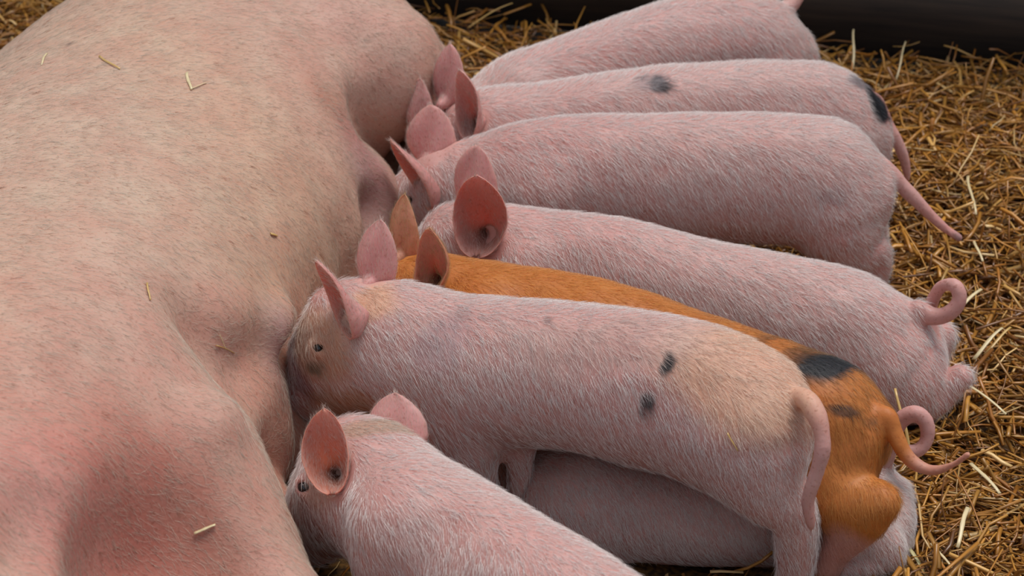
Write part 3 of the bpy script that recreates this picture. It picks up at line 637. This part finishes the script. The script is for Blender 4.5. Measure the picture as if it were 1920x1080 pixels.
for px, py, z, r, tgt, st in [(310, 1030, .37, (.10, .11, .2), (.36, .12, .075), .8), (180, 960, .37, (.11, .11, .2), (.54, .20, .155), .7), (30, 920, .4, (.1, .08, .2), (.58, .27, .23), .5), (128, 80, .3, (.0045, .006, .006), (.04, .02, .02), 1.0), (430, 690, .3, (.09, .07, .1), (.62, .30, .25), .4), (640, 220, .22, (.07, .05, .1), (.42, .17, .11), .6), (560, 800, .15, (.1, .2, .12), (.62, .28, .22), .6),  # armpit and thigh crease: skin redness with hollow shade painted in
        (540, 640, .2, (.035, .04, .08), (.36, .20, .22), .6), (700, 330, .15, (.05, .07, .1), (.42, .24, .27), .5)]:  # first entry: shadow tone of the belly dimple painted into the skin
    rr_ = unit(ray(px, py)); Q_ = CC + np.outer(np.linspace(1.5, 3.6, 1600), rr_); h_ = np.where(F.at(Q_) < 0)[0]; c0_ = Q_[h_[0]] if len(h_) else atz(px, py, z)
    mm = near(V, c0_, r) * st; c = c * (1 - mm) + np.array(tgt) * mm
mesh_obj('body', V, Fc, M_SOW, sow, loc, c)
def sflow(P, Nq):
    D = np.tile(SU * 0.35 + SW * 0.9, (len(P), 1)); D[:, 2] -= 0.5
    return D + 0.5 * np.stack([smooth_noise(P, 6, 51), smooth_noise(P, 6, 52), smooth_noise(P, 6, 53)], 1)
def scol(P):
    c = np.tile(np.array([0.60, 0.49, 0.39]), (len(P), 1)); k = (smooth_noise(P, 300, 61) > 1.2)[:, None]
    return np.where(k, np.array([0.34, 0.17, 0.10]), c)
hair(V, Fc, N, 230000, sflow, 0.012, 0.00011, scol, sow, loc, lift=0.18, keep=lambda P, Nq: (Nq[:, 2] > -0.3) & (P[:, 2] > .03), seed=77, curl=.3)

# ------------------------------------------------------------------ ground, wall
def grid_mesh(name, x0, x1, y0, y1, n, m, zf, mat, **kw):
    xs = np.linspace(x0, x1, n); ys = np.linspace(y0, y1, m); X, Y = np.meshgrid(xs, ys, indexing='ij')
    V = np.stack([X.ravel(), Y.ravel(), np.zeros(X.size)], 1); V[:, 2] = zf(V)
    i = np.arange((n - 1) * m).reshape(n - 1, m)[:, :-1].ravel()
    return mesh_obj(name, V, np.stack([i, i + m, i + m + 1, i + 1], 1), mat, **kw)
M_SOIL, Nn, Ll, Bb = newmat('dark_earth')
tc = Nn.new('ShaderNodeTexCoord'); nn = Nn.new('ShaderNodeTexNoise'); nn.inputs['Scale'].default_value = 40; nn.inputs['Detail'].default_value = 8
Ll.new(tc.outputs['Object'], nn.inputs['Vector']); rr = Nn.new('ShaderNodeValToRGB'); Ll.new(nn.outputs['Fac'], rr.inputs[0])
rr.color_ramp.elements[0].position = .35; rr.color_ramp.elements[0].color = (.012, .008, .005, 1); rr.color_ramp.elements[1].position = .7; rr.color_ramp.elements[1].color = (.05, .03, .015, 1)
Ll.new(rr.outputs[0], Bb.inputs['Base Color']); Bb.inputs['Roughness'].default_value = .95
bp = Nn.new('ShaderNodeBump'); bp.inputs['Distance'].default_value = .01; Ll.new(nn.outputs['Fac'], bp.inputs['Height']); Ll.new(bp.outputs[0], Bb.inputs['Normal'])
fl = grid_mesh('floor', -2.5, 2.5, -2.2, 2.5, 60, 60, lambda V: -0.012 + 0.004 * smooth_noise(V, 12, 71), M_SOIL); tag(fl, kind='structure')
M_WOOD, Nn, Ll, Bb = newmat('dark_boards')
tc = Nn.new('ShaderNodeTexCoord'); mp = Nn.new('ShaderNodeMapping'); mp.inputs['Scale'].default_value = (2, 2, 30); nn = Nn.new('ShaderNodeTexNoise'); nn.inputs['Scale'].default_value = 3; nn.inputs['Detail'].default_value = 8
Ll.new(tc.outputs['Object'], mp.inputs[0]); Ll.new(mp.outputs[0], nn.inputs['Vector']); rr = Nn.new('ShaderNodeValToRGB'); Ll.new(nn.outputs['Fac'], rr.inputs[0])
rr.color_ramp.elements[0].position = .35; rr.color_ramp.elements[0].color = (.016, .009, .006, 1); rr.color_ramp.elements[1].position = .7; rr.color_ramp.elements[1].color = (.045, .026, .016, 1)
Ll.new(rr.outputs[0], Bb.inputs['Base Color']); Bb.inputs['Roughness'].default_value = .8
wa = atz(700, 25, 0); wb = atz(1920, 135, 0); wd = unit(wb - wa); wn = np.array([-wd[1], wd[0], 0])
WV = []; WF = []
for k in range(4):                    # overlapping boards, each slightly proud of the next
    z0, z1 = k * .15, k * .15 + .146; s = 0.004 * (k % 2)
    p = [wa - wd * 1.6 + wn * s, wb + wd * 1.0 + wn * s]; q = [x + wn * .03 for x in p]
    n0 = len(WV)
    for z in (z0, z1):
        for x in (p[0], p[1], q[1], q[0]): WV.append((x[0], x[1], z))
    WF += [(n0, n0 + 1, n0 + 5, n0 + 4), (n0 + 1, n0 + 2, n0 + 6, n0 + 5), (n0 + 2, n0 + 3, n0 + 7, n0 + 6), (n0 + 3, n0, n0 + 4, n0 + 7), (n0 + 4, n0 + 5, n0 + 6, n0 + 7), (n0 + 3, n0 + 2, n0 + 1, n0)]
tag(mesh_obj('wall_back', WV, WF, M_WOOD, smooth=False), kind='structure')

# ------------------------------------------------------------------ straw
def straw_mesh(P0, D, L, wd_, th, bend, col, name, r):
    """flattened, slightly bent stalks: 4 rings of 4 corners each"""
    n = len(P0); D = D / np.linalg.norm(D, axis=1)[:, None]
    up = np.tile([0, 0, 1.0], (n, 1)) + r.normal(size=(n, 3)) * .5; S = np.cross(D, up); S /= np.linalg.norm(S, axis=1)[:, None]; Nn = np.cross(S, D)
    ss = np.array([-.5, -.18, .16, .5]); V = np.empty((n, 4, 4, 3))
    kink = r.normal(size=n) * bend
    for i, s in enumerate(ss):
        cpt = P0 + D * (L * s)[:, None] + Nn * ((0.25 - s * s) * kink * L)[:, None] + S * ((0.25 - s * s) * L * r.normal(size=n) * bend * .6)[:, None]
        wv = wd_ * (1 - .35 * (s + .5) * r.random(n))
        for j, (a, b) in enumerate(((-.5, 0), (0, -.5), (.5, 0), (0, .5))): V[:, i, j] = cpt + S * (wv * a)[:, None] + Nn * (th * b)[:, None]
    base = (np.arange(n) * 16)[:, None]
    quads = [(i * 4 + j, i * 4 + (j + 1) % 4, (i + 1) * 4 + (j + 1) % 4, (i + 1) * 4 + j) for i in range(3) for j in range(4)] + [(3, 2, 1, 0), (12, 13, 14, 15)]
    Fq = (base[:, :, None] + np.array(quads)[None]).reshape(-1, 4)
    return V.reshape(-1, 3), Fq, np.repeat(col, 16, axis=0)
def wall_side(P): return (P[:, :2] - wa[:2]) @ wn[:2]      # <0 is this side of the wall
def straw_cols(n, r):
    pal = np.array([(.46, .23, .045), (.56, .31, .07), (.36, .16, .03), (.64, .42, .15), (.22, .095, .022), (.72, .56, .30), (.50, .27, .06)])
    c = pal[r.choice(7, n, p=[.26, .22, .18, .1, .12, .04, .08])]; return c * np.array([.98, .84, .66]) * r.uniform(.6, 1.25, n)[:, None]
def bed_height(P): return 0.022 + 0.012 * smooth_noise(P * np.array([1, 1, 0]), 9, 81)
def straw_batch(n, x0, x1, y0, y1, r, zlo, zhi, lo, hi, tilt, dens=None):
    P = np.stack([r.uniform(x0, x1, n), r.uniform(y0, y1, n), np.zeros(n)], 1)
    m = wall_side(P) < -0.01 + .05 * r.random(n)*0 
    if dens is not None: m &= r.random(n) < dens(P)
    P = P[m]; n = len(P)
    layer = r.random(n); P[:, 2] = (bed_height(P) + zlo + (zhi - zlo) * layer)
    az = r.uniform(0, math.pi, n); ti = r.normal(size=n) * tilt
    D = np.stack([np.cos(az) * np.cos(ti), np.sin(az) * np.cos(ti), np.sin(ti)], 1)
    L = np.minimum(r.gamma(2.2, (hi - lo) / 3.2, n) + lo, .16); wd_ = np.where(r.random(n) < .3, r.uniform(.0045, .008, n), r.uniform(.002, .0046, n)); th = wd_ * r.uniform(.25, .6, n)
    # keep straw out of the animals
    ok = np.ones(n, bool)
    for s in (-.5, 0, .5):
        Q = P + D * (L * s)[:, None]
        for Ff in FIELDS: ok &= Ff.at(Q) > 0.001
    ok &= wall_side(P + D * (L * .5)[:, None]) < 0; ok &= wall_side(P - D * (L * .5)[:, None]) < 0
    P, D, L, wd_, th = P[ok], D[ok], L[ok], wd_[ok], th[ok]
    return straw_mesh(P, D, L, wd_, th, .25, straw_cols(len(P), r), '', r)
def dens(P):
    d = np.ones(len(P)); bare = (P[:, 0] > .0) & (P[:, 0] < .30) & (P[:, 1] < -.56) & (P[:, 1] > -.9); d[bare] = .10
    ws = wall_side(P); d *= np.clip(-ws / .10, .12, 1); return d
r = np.random.default_rng(5)
parts = [straw_batch(9000, -1.5, 1.5, -1.3, 1.0, r, -.03, .0, .03, .09, .12, dens), straw_batch(24000, .15, 1.1, -1.0, .9, r, -.02, .018, .02, .075, .22, dens),
         straw_batch(9000, -1.3, .2, .2, 1.0, r, -.02, .02, .02, .08, .25, dens), straw_batch(1200, .3, 1.0, -1.0, .85, r, .015, .035, .03, .08, .5, dens), straw_batch(9000, -1.7, -.4, -1.5, 1.0, r, -.02, .018, .02, .075, .22, dens)]
off = 0; Vs, Fs, Cs = [], [], []
for v, f, c_ in parts: Vs.append(v); Fs.append(f + off); Cs.append(c_); off += len(v)
bed = mesh_obj('straw_bedding', np.concatenate(Vs), np.concatenate(Fs), M_STRAW, col=np.concatenate(Cs), smooth=False)
tag(bed, 'golden straw bedding spread over the floor around the pigs', 'straw', kind='stuff')
GR_BED = 'loose stalks lying on top of the straw bed'; GR_SOW = 'bits of straw lying on the sow'
from mathutils.bvhtree import BVHTree
def skin_of(root):
    ob = [c_ for c_ in bpy.data.objects if c_.parent == root and c_.name.split('.')[0] == 'body'][0]; me = ob.data; off_ = np.array(root.location)
    co = np.empty(len(me.vertices) * 3, np.float32); me.vertices.foreach_get('co', co); fi = np.empty(len(me.loops), np.int32); me.loops.foreach_get('vertex_index', fi)
    return BVHTree.FromPolygons((co.reshape(-1, 3) + off_).tolist(), fi.reshape(-1, 4).tolist())
def hit_field(tree, px, py):
    h = tree.ray_cast(Vector(CC), Vector(unit(ray(px, py)))); return None if h[0] is None else np.array(h[0])
def stalk(p, q, wdt, colr, label, group, seed, sag=0.06):
    r_ = np.random.default_rng(seed); p = np.array(p); q = np.array(q); D = q - p; L = np.linalg.norm(D); D /= L
    S = unit(np.cross(D, [0, 0, 1.0]) + r_.normal(size=3) * .15); N_ = np.cross(S, D); V = []; n = 9; m = 8
    for i in range(n):
        t = i / (n - 1); c = p + D * L * t + N_ * (sag * L * math.sin(math.pi * t) * r_.choice([1])) + S * .02 * L * math.sin(5 * t)
        ww = wdt * (1 - .25 * t) * (1.18 if i == 4 else 1)
        for j in range(m):
            a = 2 * math.pi * j / m; V.append(c + S * math.cos(a) * ww / 2 + N_ * math.sin(a) * ww * .22)
    Fq = [(i * m + j, i * m + (j + 1) % m, (i + 1) * m + (j + 1) % m, (i + 1) * m + j) for i in range(n - 1) for j in range(m)]
    Fq += [(0, 3, 2, 1), (0, 5, 4, 3), (0, 7, 6, 5)] + [tuple((n - 1) * m + k for k in t) for t in ((0, 1, 2, 3), (0, 3, 4, 5), (0, 5, 6, 7))]
    cc_ = np.tile(np.array(colr), (len(V), 1)) * r_.uniform(.85, 1.1, (len(V), 1))
    loc = (p + q) / 2; loc = np.array([loc[0], loc[1], min(p[2], q[2])])
    o = mesh_obj('straw_stalk', V, Fq, M_STRAW, None, loc, cc_); tag(o, label, 'straw', group)
PALE = (.74, .60, .34); GOLD = (.60, .38, .12); GREENISH = (.52, .46, .22)
for k, (x0, y0, z0, x1, y1, z1, wd1, cl, lb) in enumerate([
    (1598, 130, .04, 1602, 55, .075, .004, PALE, 'pale straw stalk standing upright beyond the black-tailed piglet near the dark boards'),
    (1680, 150, .04, 1700, 78, .07, .003, PALE, 'thin pale stalk leaning right, second upright one near the dark boards'),
    (878, 52, .05, 962, 6, .08, .004, GOLD, 'golden stalk leaning on the dark boards above the gap between sow and piglets'),
    (1706, 862, .04, 1681, 728, .10, .004, GOLD, 'golden stalk standing up in front of the curled tail beside the ginger rump'),
    (1771, 602, .04, 1842, 543, .055, .0055, PALE, 'broad pale stalk lying just right of the looped pink tail'),
    (1826, 674, .04, 1880, 615, .06, .0065, PALE, 'widest pale stalk slanting up near the right picture edge'),
    (1846, 665, .04, 1896, 614, .055, .0045, GOLD, 'golden stalk lying parallel just right of the widest pale stalk'),
    (1754, 688, .045, 1884, 778, .05, .0045, PALE, 'longest stalk, slanting down right from the rump of the loop-tailed piglet'),
    (1684, 1006, .04, 1732, 1078, .035, .0075, GREENISH, 'wide greenish stalk at the bottom, next to the lying piglet'),
    (1746, 1019, .04, 1792, 1078, .04, .0035, PALE, 'thin pale stalk at the bottom, right of the wide greenish one'),
    (1815, 952, .05, 1793, 1026, .04, .0055, PALE, 'short broad pale stalk pointing down in the lower right straw'),
    (1820, 869, .045, 1873, 926, .045, .0055, PALE, 'pale stalk slanting down right beyond the tip of the ginger tail'),
    (1815, 330, .045, 1827, 402, .045, .004, PALE, 'pale bent stalk to the upper right of the long straight tail'),
    (1826, 452, .045, 1841, 490, .045, .004, PALE, 'short shiny stalk just right of the tip of the straight tail')]):
    stalk(atz(x0, y0, z0), atz(x1, y1, z1), wd1, cl, lb, GR_BED, 100 + k)
SOWF = skin_of(sow); P1F = skin_of(bpy.data.objects['piglet'])
for k, (Ff, x0, y0, x1, y1, wd1, cl, lb) in enumerate([
    (SOWF, 88, 100, 76, 122, .003, PALE, 'short straw bit near the upper left edge of the sow'),
    (SOWF, 186, 105, 224, 130, .003, GOLD, 'golden straw bit on the upper back of the sow'),
    (SOWF, 350, 136, 358, 168, .004, PALE, 'pale upright straw bit on the upper flank of the sow'),
    (SOWF, 358, 166, 388, 155, .002, PALE, 'thin straw bit touching the foot of the pale upright one'),
    (SOWF, 276, 530, 281, 562, .0022, GOLD, 'tiny golden straw bit at the middle of the sow'),
    (SOWF, 412, 628, 424, 655, .002, PALE, 'thin pale straw bit forming the upper arm of a V on the belly'),
    (SOWF, 406, 648, 440, 662, .0025, GOLD, 'golden straw bit forming the lower arm of a V on the belly'),
    (SOWF, 364, 1000, 404, 984, .004, PALE, 'pale flake of straw on the foreleg of the sow'),
    (SOWF, 508, 438, 520, 442, .004, GOLD, 'tiny orange flake on the flank facing the piglets'),
    (P1F, 1364, 812, 1383, 846, .0022, GOLD, 'thin straw bit stuck on the thigh of the spotted front piglet')]):
    a_ = hit_field(Ff, x0, y0); b_ = hit_field(Ff, x1, y1)
    if a_ is None or b_ is None: continue
    v_ = unit(CC - a_) * .003; stalk(a_ + v_, b_ + v_, wd1, cl, lb, GR_SOW if Ff is SOWF else None, 200 + k, .02)
M_CHAFF, Nn, Ll, Bb = newmat('chaff')
tc = Nn.new('ShaderNodeTexCoord'); nn = Nn.new('ShaderNodeTexNoise'); nn.inputs['Scale'].default_value = 120; nn.inputs['Detail'].default_value = 6
Ll.new(tc.outputs['Object'], nn.inputs['Vector']); rr = Nn.new('ShaderNodeValToRGB'); Ll.new(nn.outputs['Fac'], rr.inputs[0])
rr.color_ramp.elements[0].position = .4; rr.color_ramp.elements[0].color = (.035, .015, .004, 1); rr.color_ramp.elements[1].position = .65; rr.color_ramp.elements[1].color = (.22, .105, .022, 1)
Ll.new(rr.outputs[0], Bb.inputs['Base Color']); Bb.inputs['Roughness'].default_value = .9

def chaff_z(V):
    ws = wall_side(V); h = bed_height(V) - .012 ; m = np.clip(-ws / .12, 0, 1)
    bare = np.clip(1.4 - np.hypot((V[:, 0] - .15) / .16, (V[:, 1] + .72) / .14), 0, 1)
    bare = np.clip(bare + .45 * smooth_noise(V, 45, 91) * (bare > 0), 0, 1)
    return h * m - 0.03 * (1 - m) - .04 * bare
ch = grid_mesh('chaff_layer', -2.0, 2.0, -1.6, 1.1, 160, 110, chaff_z, M_CHAFF); tag(ch, 'fine brown chaff lying beneath the loose straw', 'chaff', kind='stuff')
print('verts bed', off)
